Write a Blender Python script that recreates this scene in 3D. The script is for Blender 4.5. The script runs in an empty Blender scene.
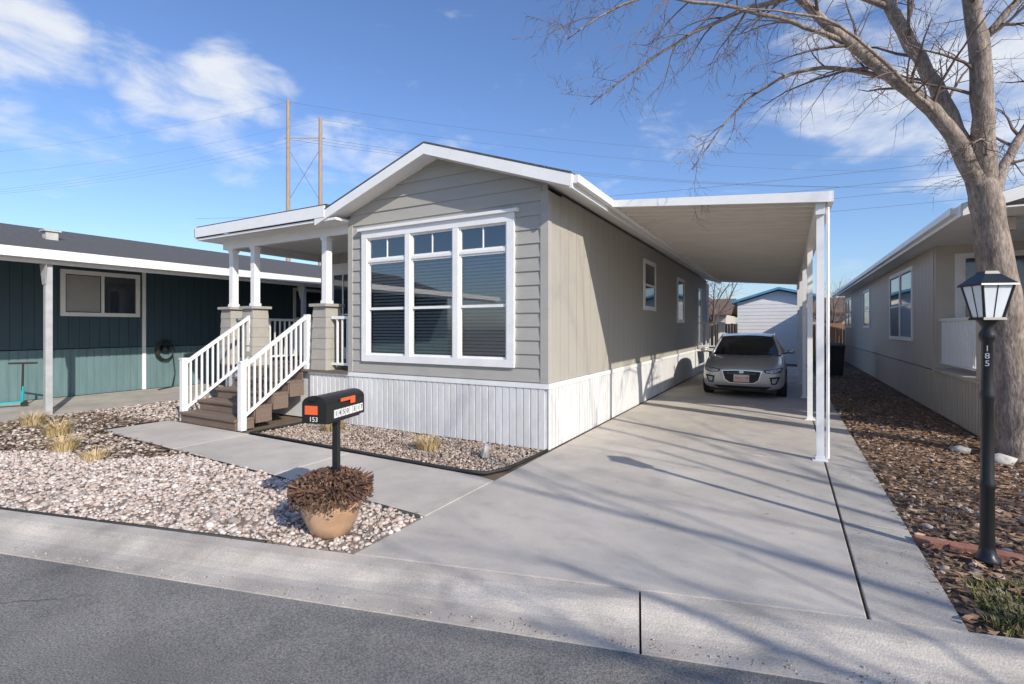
import bpy, bmesh, math, random
import numpy as np
from mathutils import Vector, Matrix
from mathutils.bvhtree import BVHTree
random.seed(7); rng=np.random.default_rng(5)
sc=bpy.context.scene
COL=sc.collection
TH=math.radians(29.2)
# ---------------------------------------------------------------- materials
MATS={}
def nt(m): return m.node_tree.nodes,m.node_tree.links
def mk(name,c1,c2=None,scale=3.0,rough=.8,bump=0.0,bscale=60,metal=0.0,speck=0.0,sscale=250,stretch=None,coat=0.0,stain=0.0,spec=None):
    m=bpy.data.materials.new(name); m.use_nodes=True
    N,L=nt(m); b=N['Principled BSDF']
    b.inputs['Roughness'].default_value=rough; b.inputs['Metallic'].default_value=metal
    if coat: b.inputs['Coat Weight'].default_value=coat
    if spec is not None: b.inputs['Specular IOR Level'].default_value=spec
    tc=N.new('ShaderNodeTexCoord'); vec=tc.outputs['Object']
    if stretch:
        mp=N.new('ShaderNodeMapping'); mp.inputs['Scale'].default_value=stretch
        L.new(vec,mp.inputs['Vector']); vec=mp.outputs['Vector']
    def noise(s,d=5):
        n=N.new('ShaderNodeTexNoise'); n.inputs['Scale'].default_value=s; n.inputs['Detail'].default_value=d
        n.inputs['Roughness'].default_value=.6
        L.new(vec,n.inputs['Vector']); return n.outputs['Fac']
    def ramp(f,a,bb):
        r=N.new('ShaderNodeMapRange'); r.inputs['From Min'].default_value=a; r.inputs['From Max'].default_value=bb
        L.new(f,r.inputs['Value']); return r.outputs['Result']
    if c2 is None: c2=tuple(min(1,x*.88) for x in c1)
    mx=N.new('ShaderNodeMix'); mx.data_type='RGBA'
    mx.inputs[6].default_value=(*c1,1); mx.inputs[7].default_value=(*c2,1)
    L.new(ramp(noise(scale),.32,.68),mx.inputs[0]); out=mx.outputs[2]
    if speck:
        m2=N.new('ShaderNodeMix'); m2.data_type='RGBA'; m2.blend_type='MULTIPLY'; m2.inputs[0].default_value=1
        cr=N.new('ShaderNodeMapRange'); cr.inputs['From Min'].default_value=.3; cr.inputs['From Max'].default_value=.7
        cr.inputs['To Min'].default_value=1-speck; cr.inputs['To Max'].default_value=1+speck
        L.new(noise(sscale,2),cr.inputs['Value']); L.new(out,m2.inputs[6]); L.new(cr.outputs['Result'],m2.inputs[7]); out=m2.outputs[2]
    if stain:
        for sc_,lo,hi,am in ((.9,.35,.55,stain),(3.1,.30,.46,stain*.9)):
            m2=N.new('ShaderNodeMix'); m2.data_type='RGBA'; m2.blend_type='MULTIPLY'; m2.inputs[0].default_value=1
            cr=N.new('ShaderNodeMapRange'); cr.inputs['From Min'].default_value=lo; cr.inputs['From Max'].default_value=hi
            cr.inputs['To Min'].default_value=1-am; cr.inputs['To Max'].default_value=1
            L.new(noise(sc_,9),cr.inputs['Value']); L.new(out,m2.inputs[6]); L.new(cr.outputs['Result'],m2.inputs[7]); out=m2.outputs[2]
    L.new(out,b.inputs['Base Color'])
    if bump:
        bp=N.new('ShaderNodeBump'); bp.inputs['Strength'].default_value=bump; bp.inputs['Distance'].default_value=.02
        L.new(noise(bscale,4),bp.inputs['Height']); L.new(bp.outputs['Normal'],b.inputs['Normal'])
    MATS[name]=m; return m
def island(name,cols,rough=.9,ts=None):
    m=bpy.data.materials.new(name); m.use_nodes=True; N,L=nt(m); b=N['Principled BSDF']; b.inputs['Roughness'].default_value=rough
    g=N.new('ShaderNodeNewGeometry'); r=N.new('ShaderNodeValToRGB'); r.color_ramp.interpolation='LINEAR'
    e=r.color_ramp.elements
    while len(e)<len(cols): e.new(.5)
    for i,c in enumerate(cols):
        e[i].position=i/(len(cols)-1); e[i].color=(*c,1)
    L.new(g.outputs['Random Per Island'],r.inputs['Fac']); L.new(r.outputs['Color'],b.inputs['Base Color'])
    return m
def glass(name,refl=.12,tint=(.9,.93,.95)):
    m=bpy.data.materials.new(name); m.use_nodes=True; N,L=nt(m); N.remove(N['Principled BSDF']); o=N['Material Output']
    t=N.new('ShaderNodeBsdfTransparent'); t.inputs[0].default_value=(*tint,1)
    g=N.new('ShaderNodeBsdfGlossy'); g.inputs['Roughness'].default_value=.02
    f=N.new('ShaderNodeFresnel'); f.inputs['IOR'].default_value=1.6
    a=N.new('ShaderNodeMath'); a.operation='ADD'; a.inputs[1].default_value=refl; L.new(f.outputs[0],a.inputs[0])
    s=N.new('ShaderNodeMixShader'); L.new(a.outputs[0],s.inputs[0]); L.new(t.outputs[0],s.inputs[1]); L.new(g.outputs[0],s.inputs[2])
    L.new(s.outputs[0],o.inputs['Surface']); return m
M_conc=mk('concrete',(.55,.50,.44),(.46,.42,.37),scale=1.3,rough=.9,bump=.25,bscale=120,speck=.13,sscale=120,stain=.16)
M_conc2=mk('concrete_curb',(.58,.52,.45),(.43,.385,.335),scale=2.2,rough=.92,bump=.35,bscale=90,speck=.18,sscale=110,stain=.22)
M_conc3=mk('concrete_strip',(.49,.45,.40),(.40,.37,.33),scale=2,rough=.92,bump=.3,bscale=100,speck=.14,sscale=120,stain=.2)
M_asph=mk('asphalt',(.27,.255,.235),(.21,.20,.185),scale=1.2,rough=.92,bump=.7,bscale=130,speck=.5,sscale=100,stain=.2)
M_soil=mk('soil',(.19,.135,.095),(.11,.08,.058),scale=6,rough=1,bump=1,bscale=60,speck=.4,sscale=90)
M_dirt=mk('dry_ground',(.24,.2,.14),(.14,.13,.08),scale=.4,rough=1,bump=.6,bscale=20)
M_gravbase=mk('gravel_base',(.34,.27,.225),(.24,.19,.16),scale=30,rough=1,bump=1,bscale=70,speck=.4,sscale=60)
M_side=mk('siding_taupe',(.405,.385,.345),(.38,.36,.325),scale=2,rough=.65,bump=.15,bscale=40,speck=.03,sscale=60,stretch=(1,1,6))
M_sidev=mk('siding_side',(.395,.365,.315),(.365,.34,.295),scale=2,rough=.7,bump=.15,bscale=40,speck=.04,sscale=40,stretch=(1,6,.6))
M_white=mk('white_paint',(.84,.83,.81),(.79,.78,.76),scale=2,rough=.5,speck=.02,sscale=20)
M_skirt=mk('white_vinyl',(.74,.74,.73),(.63,.62,.60),scale=1.2,rough=.55,stretch=(2,2,.6),speck=.06,sscale=10)
M_alu=mk('carport_enamel',(.80,.76,.69),(.74,.70,.64),scale=2,rough=.4)
M_shing=mk('shingles',(.11,.108,.108),(.065,.064,.066),scale=25,rough=.95,bump=.8,bscale=60,speck=.3,sscale=40)
M_brown=mk('brown_decking',(.20,.145,.11),(.14,.10,.077),scale=8,rough=.75,bump=.2,bscale=40,stretch=(.3,4,4))
M_stone=mk('pillar_trim',(.39,.365,.32),(.345,.32,.28),scale=5,rough=.8,bump=.2,bscale=30,speck=.05,sscale=40)
M_black=mk('black_paint',(.012,.012,.013),(.018,.018,.018),rough=.32)
M_blackm=mk('black_plastic',(.02,.02,.02),(.03,.03,.03),rough=.7)
M_dark=mk('painted_room_shade',(.02,.022,.025),(.012,.012,.014),rough=.9)
M_blind=mk('blinds',(.54,.54,.54),(.46,.46,.46),scale=2,rough=.6)
M_curt=mk('grey_blind',(.36,.36,.35),(.32,.32,.31),scale=2,rough=.4)
M_glass=glass('window_glass',.20)
M_glassd=mk('dark_glass',(.035,.045,.06),(.015,.02,.028),scale=.8,rough=.05,spec=1.0)
M_wind=mk('windscreen_glass',(.012,.014,.017),(.02,.022,.025),scale=1.5,rough=.08,spec=.7)
M_teal=mk('teal_siding',(.042,.078,.10),(.034,.066,.086),scale=2,rough=.6,stretch=(1,4,.5))
M_teallit=mk('teal_skirting_sunlit',(.13,.21,.22),(.10,.17,.18),scale=2,rough=.6,stretch=(1,4,.6))  # wall teal lightened; sunlight below the awning's shade is put into the colour
M_tan=mk('tan_siding',(.55,.49,.425),(.50,.445,.385),scale=2,rough=.7,stretch=(1,4,.6))
M_tansk=mk('tan_skirting',(.54,.49,.42),(.46,.41,.35),scale=2,rough=.7,stretch=(1,4,.6))
M_bark=mk('bark',(.36,.29,.24),(.17,.135,.11),scale=14,rough=.95,bump=1,bscale=28,stretch=(1,1,.3),speck=.3,sscale=40)
M_twig=mk('twig_bark',(.18,.13,.105),(.12,.085,.07),scale=8,rough=.9)
M_wood=mk('weathered_pole',(.40,.31,.23),(.28,.21,.16),scale=4,rough=.9,stretch=(4,4,.4))
M_fence=mk('cedar_fence',(.42,.24,.12),(.30,.17,.09),scale=4,rough=.9,stretch=(4,4,.4))
M_wire=mk('wire',(.16,.16,.17),rough=.6)
M_post=mk('galvanised_post',(.45,.45,.45),(.36,.36,.36),scale=6,rough=.6)
M_terra=mk('glazed_terracotta',(.55,.36,.23),(.40,.24,.14),scale=5,rough=.35,bump=.1,bscale=30)
M_dead=island('dried_plant',[(.05,.028,.02),(.13,.065,.045),(.21,.12,.07),(.07,.038,.03)])
M_straw=island('straw_grass',[(.5,.37,.17),(.62,.48,.25),(.34,.25,.12),(.55,.4,.2)])
M_green=island('grass_blades',[(.12,.14,.04),(.2,.19,.07),(.3,.25,.11),(.08,.11,.03)])
M_leaf=island('dry_leaves',[(.36,.21,.12),(.19,.11,.065),(.50,.34,.22),(.12,.075,.05),(.33,.18,.10)])
M_mulch=island('bark_mulch',[(.18,.11,.07),(.09,.06,.04),(.30,.21,.14),(.06,.04,.03)])
M_peb=island('river_rock',[(.54,.46,.41),(.34,.26,.215),(.66,.60,.54),(.48,.355,.30),(.58,.50,.44),(.28,.235,.21),(.74,.69,.64)])
M_pebd=island('brown_rock',[(.37,.28,.22),(.23,.17,.13),(.46,.37,.30),(.50,.44,.38),(.17,.13,.11)])
M_rock=mk('pale_boulder',(.58,.55,.51),(.38,.35,.32),scale=10,rough=.9,bump=.8,bscale=20)
M_brick=mk('red_brick',(.36,.16,.11),(.25,.11,.08),scale=10,rough=.9,bump=.4,bscale=50)
M_red=mk('flag_red',(.75,.13,.04),rough=.45)
M_label=mk('label_white',(.75,.75,.72),rough=.5)
M_bluetrim=mk('blue_trim',(.1,.3,.5),rough=.5)
M_frost=mk('lantern_glass',(.80,.82,.82),(.72,.75,.76),rough=.12)
M_silver=mk('car_silver',(.46,.455,.45),(.44,.435,.43),rough=.28,metal=.45,coat=.9)
M_chrome=mk('chrome',(.7,.7,.7),rough=.2,metal=1)
M_tire=mk('tire_rubber',(.02,.02,.02),rough=.85)
M_lampg=mk('headlight_lens',(.55,.59,.63),(.2,.22,.25),scale=14,rough=.05,coat=1)
M_plate=mk('plate_orange',(.75,.22,.10),(.8,.6,.5),scale=9,rough=.5)
M_greenhose=mk('hose_rubber',(.02,.025,.02),rough=.5)
M_scoot=mk('scooter_teal',(.02,.35,.40),rough=.4)
M_crack=mk('crack_filler',(.07,.065,.06),(.10,.09,.08),rough=.95)
# ---------------------------------------------------------------- mesh helpers
class MB:
    def __init__(s): s.v=[]; s.f=[]
    def quadmesh(s,vs,fs):
        o=len(s.v); s.v+= [tuple(p) for p in vs]; s.f+=[tuple(o+i for i in f) for f in fs]
    def box(s,x0,x1,y0,y1,z0,z1,M=None):
        vs=[(x0,y0,z0),(x1,y0,z0),(x1,y1,z0),(x0,y1,z0),(x0,y0,z1),(x1,y0,z1),(x1,y1,z1),(x0,y1,z1)]
        if M is not None: vs=[tuple(M@Vector(p)) for p in vs]
        s.quadmesh(vs,[(0,3,2,1),(4,5,6,7),(0,1,5,4),(1,2,6,5),(2,3,7,6),(3,0,4,7)])
    def prism(s,poly,z0,z1):
        n=len(poly); vs=[(p[0],p[1],z0) for p in poly]+[(p[0],p[1],z1) for p in poly]
        s.quadmesh(vs,[tuple(range(n))[::-1],tuple(range(n,2*n))]+[(i,(i+1)%n,n+(i+1)%n,n+i) for i in range(n)])
    def hull(s,a,b):
        n=len(a); s.quadmesh(list(a)+list(b),[tuple(range(n))[::-1],tuple(range(n,2*n))]+[(i,(i+1)%n,n+(i+1)%n,n+i) for i in range(n)])
    def beam(s,p0,p1,w,h,up=Vector((0,0,1))):
        p0=Vector(p0);p1=Vector(p1);d=(p1-p0).normalized()
        if abs(d.dot(up))>.99: up=Vector((0,1,0))
        sd=d.cross(up).normalized(); u=sd.cross(d)
        L0=[p0+sd*a*w/2+u*b*h/2 for a,b in((-1,-1),(1,-1),(1,1),(-1,1))]
        L1=[q+(p1-p0) for q in L0]; s.hull(L0,L1)
    def tube(s,pts,rads,n=6,cap=True):
        pts=[Vector(p) for p in pts]
        d=(pts[1]-pts[0]).normalized(); ref=Vector((0,0,1)) if abs(d.z)<.9 else Vector((1,0,0))
        a=d.cross(ref).normalized()
        o=len(s.v)
        for i,p in enumerate(pts):
            if i<len(pts)-1: d=(pts[i+1]-pts[max(0,i-1)]).normalized()
            else: d=(pts[i]-pts[i-1]).normalized()
            a=(a-d*a.dot(d)).normalized(); b=d.cross(a)
            for k in range(n):
                t=2*math.pi*k/n; q=p+(a*math.cos(t)+b*math.sin(t))*rads[i]; s.v.append(tuple(q))
        for i in range(len(pts)-1):
            for k in range(n):
                k2=(k+1)%n; s.f.append((o+i*n+k,o+i*n+k2,o+(i+1)*n+k2,o+(i+1)*n+k))
        if cap:
            s.f.append(tuple(o+k for k in range(n))[::-1]); e=o+(len(pts)-1)*n; s.f.append(tuple(e+k for k in range(n)))
    def lathe(s,prof,c,n=24):
        o=len(s.v)
        for r,z in prof:
            for k in range(n):
                t=2*math.pi*k/n; s.v.append((c[0]+r*math.cos(t),c[1]+r*math.sin(t),c[2]+z))
        for i in range(len(prof)-1):
            for k in range(n):
                k2=(k+1)%n; s.f.append((o+i*n+k,o+i*n+k2,o+(i+1)*n+k2,o+(i+1)*n+k))
        s.f.append(tuple(o+k for k in range(n))[::-1]); e=o+(len(prof)-1)*n; s.f.append(tuple(e+k for k in range(n)))
    def obj(s,name,mat,smooth=False,bevel=0):
        me=bpy.data.meshes.new(name); me.from_pydata(s.v,[],s.f); me.update()
        me.materials.append(mat); ob=bpy.data.objects.new(name,me); COL.objects.link(ob)
        if smooth:
            me.polygons.foreach_set('use_smooth',[True]*len(me.polygons))
        if bevel:
            md=ob.modifiers.new('bevel','BEVEL'); md.width=bevel; md.segments=2; md.limit_method='ANGLE'
        return ob
def group(name,objs,loc):
    e=bpy.data.objects.new(name,None); e.location=loc; COL.objects.link(e); e.empty_display_size=.3
    for o in objs:
        o.parent=e; o.matrix_parent_inverse=Matrix.Translation(Vector(loc)).inverted()
    return e
def B(name,mat,boxes,**k):
    m=MB()
    for b in boxes: m.box(*b)
    return m.obj(name,mat,**k)
def scatter(name,bv,bf,P,S,mat,flat=None,tilt=math.pi,smooth=False):
    bv=np.array(bv,float); m=len(P); n=len(bv)
    a=rng.uniform(0,2*math.pi,m); b=rng.uniform(-tilt,tilt,m)
    v=bv[None]*S[:,None,:]
    v=v*(1+rng.uniform(-.18,.18,(m,n,1)))
    cb,sb=np.cos(b)[:,None],np.sin(b)[:,None]
    y=v[:,:,1]*cb-v[:,:,2]*sb; z=v[:,:,1]*sb+v[:,:,2]*cb; x=v[:,:,0]
    ca,sa=np.cos(a)[:,None],np.sin(a)[:,None]
    X=x*ca-y*sa; Y=x*sa+y*ca
    V=np.stack([X,Y,z],-1)+P[:,None,:]
    F=np.array(bf,int); k=F.shape[1]
    FF=(F[None]+(np.arange(m)*n)[:,None,None]).reshape(-1,k)
    me=bpy.data.meshes.new(name); me.vertices.add(m*n); me.vertices.foreach_set('co',V.reshape(-1))
    me.loops.add(FF.size); me.loops.foreach_set('vertex_index',FF.reshape(-1).astype(np.int32))
    me.polygons.add(len(FF)); me.polygons.foreach_set('loop_start',np.arange(0,FF.size,k,dtype=np.int32))
    me.update(calc_edges=True); me.validate(); me.materials.append(mat)
    if smooth: me.polygons.foreach_set('use_smooth',[True]*len(me.polygons))
    ob=bpy.data.objects.new(name,me); COL.objects.link(ob); return ob
bm=bmesh.new(); bmesh.ops.create_icosphere(bm,subdivisions=1,radius=1); bm.verts.ensure_lookup_table()
ICV=[tuple(v.co) for v in bm.verts]; ICF=[tuple(v.index for v in f.verts) for f in bm.faces]; bm.free()
LFV=[(-1,0,.1),(0,-.5,-.1),(1,0,.25),(0,.5,-.1)]; LFF=[(0,1,2,3)]
def inpoly(P,poly):
    x,y=P[:,0],P[:,1]; ins=np.zeros(len(P),bool); n=len(poly); j=n-1
    for i in range(n):
        xi,yi=poly[i];xj,yj=poly[j]
        c=((yi>y)!=(yj>y))&(x<(xj-xi)*(y-yi)/(yj-yi+1e-12)+xi); ins^=c; j=i
    return ins
def sample(poly,n):
    a=np.array(poly); lo,hi=a.min(0),a.max(0); out=np.zeros((0,2))
    while len(out)<n:
        p=rng.uniform(lo,hi,(n*2,2)); out=np.vstack([out,p[inpoly(p,poly)]])
    return out[:n]
U=Vector((.966,.2588,0)).normalized(); NN=Vector((-U.y,U.x,0))
def S(u,n,z=0): p=U*u+NN*n; return (p.x,p.y,z)
def cb(x): return 3.10/NN.y+ x*(U.y/U.x)
# ---------------------------------------------------------------- ground
m=MB(); m.quadmesh([(-400,-400,-.14),(400,-400,-.14),(400,500,-.14),(-400,500,-.14)],[(0,1,2,3)]); m.obj('ground',M_dirt)
m=MB(); m.quadmesh([S(-90,3.08,-.03),S(90,3.08,-.03),S(90,60,-.03),S(-90,60,-.03)],[(0,1,2,3)]); m.obj('yard_soil',M_soil)
m=MB()
for i in range(60):
    u0,u1=-90+3*i,-87+3*i
    m.quadmesh([S(u0,2.6,-.068),S(u1,2.6,-.068),S(u1,-1,-.03),S(u0,-1,-.03)],[(0,1,2,3)])
    m.quadmesh([S(u0,-1,-.03),S(u1,-1,-.03),S(u1,-6,-.07),S(u0,-6,-.07)],[(0,1,2,3)])
road=m.obj('road',M_asph)
def crack(mb,p0,p1,w,zf,seed,wob=.035,n=40):
    r=random.Random(seed); p0=Vector((*p0,0));p1=Vector((*p1,0)); d=(p1-p0).normalized(); s_=Vector((-d.y,d.x,0)); off=0; A=[]
    for i in range(n+1):
        off+=r.uniform(-wob,wob)*.5; off*=.93; q=p0.lerp(p1,i/n)+s_*off; ww=w*r.uniform(.4,1.3)*(min(i,n-i,5)/5+.05)
        A.append((q-s_*ww,q+s_*ww))
    vs=[];fs=[]
    for i,(a,b) in enumerate(A):
        vs+=[(a.x,a.y,zf(a.x,a.y)),(b.x,b.y,zf(b.x,b.y))]
        if i: fs.append((2*i-2,2*i-1,2*i+1,2*i))
    mb.quadmesh(vs,fs)
def zroad(x,y):
    n=x*NN.x+y*NN.y; return -.068+(2.6-n)/3.6*.038+.004
m=MB(); crack(m,S(-6.5,2.2)[:2],S(-4.2,1.9)[:2],.004,zroad,1); crack(m,S(-4.2,1.9)[:2],S(-3.2,2.3)[:2],.003,zroad,2)
m.obj('road_cracks',M_crack)
prof=[(2.60,-.14),(2.60,-.060),(2.74,-.066),(2.80,-.062),(2.86,-.045),(2.93,-.014),(2.98,-.002),(3.095,.002),(3.095,-.14)]
m=MB()
for i in range(-25,26):
    a=.02+i*3+.006; b=a+3-.012
    m.hull([S(a,n,z) for n,z in prof][::-1],[S(b,n,z) for n,z in prof][::-1])
m.obj('curb',M_conc2)
G=.012
m=MB()
XL,XR=-2.68,.385
def slab(mb,x0,x1,y0,y1): mb.box(x0,x1,y0,y1,-.12,0)
m.prism([(XL,cb(XL)+.012),(XR,cb(XR)+.012),(XR,6.9-G),(XL,6.9-G)],-.12,0)
ys=[6.9,10.2,13.5,16.8,20.1,23.5]
for a,b in zip(ys,ys[1:]): slab(m,XL,XR,a,b-G)
drive=m.obj('driveway',M_conc,bevel=.006)
m=MB()
m.prism([(.402,cb(.402)+.012),(.84,cb(.84)+.012),(.84,4.9-G),(.402,4.9-G)],-.12,-.004)
y=4.9
while y<22: slab(m,.402,.84,y,y+1.5-G); y+=1.5
m.obj('side_path',M_conc3,bevel=.006)
m=MB()
m.prism([(-4.9+G,3.42),(XL-G,3.30),(XL-G,4.42),(-2.95,4.47),(-4.9+G,4.50)],-.12,.001)
m.prism([(-7.1+G,3.50),(-4.9,3.42),(-4.9,4.50),(-7.1+G,4.53)],-.12,.001)
m.prism([(-9.35,3.58),(-7.1,3.50),(-7.1,4.55),(-9.35,4.55)],-.12,.001)
m.obj('walkway',M_conc,bevel=.006)
B('patio_slab',M_conc3,[(-14.6,-11.75,-6,2.0,-.12,.0),(-14.6,-11.75,2.012,5.5,-.12,.0),(-14.6,-11.75,5.512,9,-.12,.0)])
gp=[(-15,cb(-15)+.02),(-2.70,cb(-2.7)+.02),(-2.70,3.27),(-4.9,3.40),(-6.6,3.46),(-6.9,3.05),(-7.4,2.7),(-8.3,2.75),(-9.2,2.1),(-10.2,1.9),(-11.6,2.0),(-15,1.2)]
m=MB(); m.prism(gp,-.1,-.008); gb=m.obj('gravel_base',M_gravbase)
n=19000; P=sample(gp,n); z=rng.uniform(-.008,.012,n)
s=rng.uniform(.009,.024,n)*np.where(rng.random(n)<.06,1.8,1)
Sx=np.stack([s*rng.uniform(.8,1.5,n),s,s*rng.uniform(.5,.85,n)],-1)
st=scatter('stones',ICV,ICF,np.column_stack([P,z]),Sx,M_peb,tilt=.5,smooth=True)
P=sample(gp,700); s=rng.uniform(.015,.03,700)
st2=scatter('leaf_litter',LFV,LFF,np.column_stack([P,np.full(700,.025)]),np.stack([s,s*.8,s],-1),M_leaf,tilt=.5)
group('gravel_bed',[gb,st,st2],(-5,2.2,0))
mp_=[(-11.7,2.0),(-10.2,1.9),(-9.2,2.1),(-8.3,2.75),(-7.4,2.7),(-6.9,3.05),(-6.6,3.47),(-9.38,3.6),(-9.38,5.9),(-11.7,7.5)]
n=6000;P=sample(mp_,n); s=rng.uniform(.02,.05,n)
a=scatter('bark_chips',LFV,LFF,np.column_stack([P,rng.uniform(-.02,.02,n)]),np.stack([s,s*.7,s],-1),M_mulch,tilt=.6)
n=2600;P=sample(mp_,n); s=rng.uniform(.012,.034,n)
b=scatter('rocks',ICV,ICF,np.column_stack([P,rng.uniform(-.02,.01,n)]),np.stack([s*1.2,s,s*.6],-1),M_pebd,tilt=.5,smooth=True)
P=sample([(-11.7,4.3),(-9.6,4.4),(-9.6,6.5),(-11.7,7.5)],1800); s=rng.uniform(.015,.035,1800)
c=scatter('pale_rocks',ICV,ICF,np.column_stack([P,rng.uniform(-.015,.015,1800)]),np.stack([s*1.2,s,s*.6],-1),M_peb,tilt=.5,smooth=True)
P=sample([(-10.5,2.2),(-7.2,3.0),(-7.0,3.4),(-10.5,3.5)],500); s=rng.uniform(.012,.03,500)
c2=scatter('mixed_rocks',ICV,ICF,np.column_stack([P,rng.uniform(-.015,.01,500)]),np.stack([s*1.2,s,s*.6],-1),M_peb,tilt=.5,smooth=True)
group('mulch_bed',[a,b,c,c2],(-9,3.5,0))
ip=[(-7.08,4.60),(-4.9,4.57),(-3.15,4.53),(-2.9,4.60),(-2.80,4.85),(-2.76,5.83),(-7.08,5.83)]
n=8000;P=sample(ip,n); s=rng.uniform(.008,.020,n)
a=scatter('stones',ICV,ICF,np.column_stack([P,rng.uniform(-.022,.0,n)]),np.stack([s*1.2,s,s*.7],-1),M_pebd,tilt=.5,smooth=True)
n=600;P=sample(ip,n); s=rng.uniform(.008,.02,n)
a2=scatter('pale_stones',ICV,ICF,np.column_stack([P,rng.uniform(-.015,.004,n)]),np.stack([s*1.2,s,s*.7],-1),M_peb,tilt=.5,smooth=True)
n=1400;P=sample(ip,n); s=rng.uniform(.012,.03,n)
a3=scatter('leaf_litter',LFV,LFF,np.column_stack([P,np.full(n,.01)]),np.stack([s,s*.7,s],-1),M_leaf,tilt=.6)
m=MB(); ed=[(-7.10,5.8),(-7.10,4.58),(-4.9,4.55),(-3.15,4.51),(-2.88,4.57),(-2.76,4.85),(-2.72,5.8)]
m.tube([(x,y,.01) for x,y in ed],[.022]*len(ed),8); e=m.obj('edging',M_blackm,smooth=True)
group('island_bed',[a,a2,a3,e],(-5,5.2,0))
m=MB(); ed=[(-2.72,3.26),(-4.9,3.375),(-7.1,3.45),(-9.37,3.54),(-9.42,4.5)]
m.tube([(x,y,.0) for x,y in ed],[.018]*len(ed),8)
m.tube([(x,cb(x)+.012,.0) for x in (-15,-12,-9,-6,-3.4)],[.016]*5,8)
m.obj('bed_edging',M_blackm,smooth=True)
rp=[(.86,cb(.86)+.02),(4.5,cb(4.5)+.02),(4.5,9.2),(2.44,9.4),(2.44,24),(.86,24)]
rpn=[(.86,cb(.86)+.02),(2.6,cb(2.6)+.02),(2.9,9.3),(2.42,9.4),(2.42,14),(.86,14)]
n=15000;P=sample(rpn,n); P[:,0]+=np.where(P[:,0]<.92,rng.normal(0,.03,n),0); s=rng.uniform(.014,.040,n)
a=scatter('leaves',LFV,LFF,np.column_stack([P,rng.uniform(-.02,.03,n)]),np.stack([s,s*.8,s],-1),M_leaf,tilt=.7)
n=3000;P=sample(rp,n); s=rng.uniform(.03,.06,n)
a2=scatter('far_leaves',LFV,LFF,np.column_stack([P,rng.uniform(-.02,.03,n)]),np.stack([s,s*.8,s],-1),M_leaf,tilt=.7)
n=600;P=sample(rpn,n); s=rng.uniform(.010,.032,n)
a3=scatter('rocks',ICV,ICF,np.column_stack([P,rng.uniform(-.02,.01,n)]),np.stack([s*1.2,s,s*.7],-1),M_peb,tilt=.5,smooth=True)
group('leaf_bed',[a,a2,a3],(1.6,6,0))
P=np.vstack([sample([(.42,3.6),(.83,3.6),(.83,14),(.42,14)],160),sample([(-2.6,3),(.3,3.4),(.3,9),(-2.6,9)],50)]); s=rng.uniform(.007,.018,len(P))
scatter('fallen_leaves',LFV,LFF,np.column_stack([P,np.full(len(P),.012)]),np.stack([s,s*.8,s*.6],-1),M_leaf,tilt=.2)
us=rng.uniform(-9,5,700); ns=2.62+np.abs(rng.normal(0,.05,700)); P=np.array([S(a,b)[:2] for a,b in zip(us,ns)]); s=rng.uniform(.003,.008,700)
scatter('gutter_grit',ICV,ICF,np.column_stack([P,np.full(700,-.06)]),np.stack([s,s,s*.6],-1),M_pebd)
def blades(mb,c,n,h,spread,lean=.5):
    for i in range(n):
        a=random.uniform(0,6.28); r=spread*math.sqrt(random.random())*.4; x=c[0]+r*math.cos(a); y=c[1]+r*math.sin(a)
        L=h*random.uniform(.5,1.1); le=random.uniform(.2,1)*lean*L; w=random.uniform(.002,.005); px,py=-math.sin(a)*w,math.cos(a)*w
        mx,my=x+math.cos(a)*le*.4,y+math.sin(a)*le*.4; tx,ty=x+math.cos(a)*le*1.2,y+math.sin(a)*le*1.2
        mb.quadmesh([(x-px,y-py,c[2]-.02),(x+px,y+py,c[2]-.02),(mx+px,my+py,c[2]+L*.6),(mx-px,my-py,c[2]+L*.6),(tx,ty,c[2]+L)],[(0,1,2,3),(3,2,4)])
for (x,y,h,nn) in [(-6.2,5.35,.25,260),(-4.15,5.15,.2,220),(-8.2,2.75,.22,220),(-9.5,3.1,.24,260),(-9.9,2.35,.26,240),(-10.8,3.2,.25,220),(-7.35,2.75,.14,120)]:
    m=MB(); blades(m,(x,y,0),nn,h,.36,1.1); m.obj('ornamental_grass',M_straw)
m=MB()
for i in range(420):
    p=sample([(.98,cb(1.0)+.05),(2.3,cb(2.3)+.05),(2.2,4.4),(1.0,4.1)],1)[0]; blades(m,(p[0],p[1],0),14,.05,.12,.8)
m.obj('grass_patch',M_green)
# ---------------------------------------------------------------- main house
XW,YF,YB=-2.735,5.86,20.5; XA=-4.55; ZA=4.12; SL=.345; XLW=-6.38; FL=.86
def zr(x): return ZA-SL*abs(x-XA)
parts=[]
parts.append(B('core_walls',M_sidev,[(XLW+.03,XW-.012,6.35,YB,.0,3.45),(-9.9,XLW+.02,8.2,YB,.0,3.45)]))
parts.append(B('room_shade_panel',M_dark,[(XLW+.06,XW-.05,6.30,6.348,FL,3.4)]))  # near-black sheet behind the blinds; the room's shade is painted into its colour
parts.append(B('front_returns',M_sidev,[(XW-.10,XW-.012,YF+.03,6.349,0,3.42),(XLW,XLW+.1,YF+.03,8.19,0,3.42)]))
m=MB()
WX0,WX1,WZ0,WZ1=-5.96,-3.33,1.17,3.05
for (x0,x1,z0,z1) in [(XLW,WX0,.0,3.3),(WX1,XW-.012,.0,3.3),(WX0,WX1,0,WZ0),(WX0,WX1,WZ1,3.3)]: m.box(x0,x1,YF+.006,YF+.03,z0,z1)
m.hull([(XLW,YF+.006,3.3),(XW-.012,YF+.006,3.3),(XW-.012,YF+.006,zr(XW)),(XA,YF+.006,ZA),(XLW,YF+.006,zr(XLW))],[(XLW,YF+.03,3.3),(XW-.012,YF+.03,3.3),(XW-.012,YF+.03,zr(XW)),(XA,YF+.03,ZA),(XLW,YF+.03,zr(XLW))])
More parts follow.
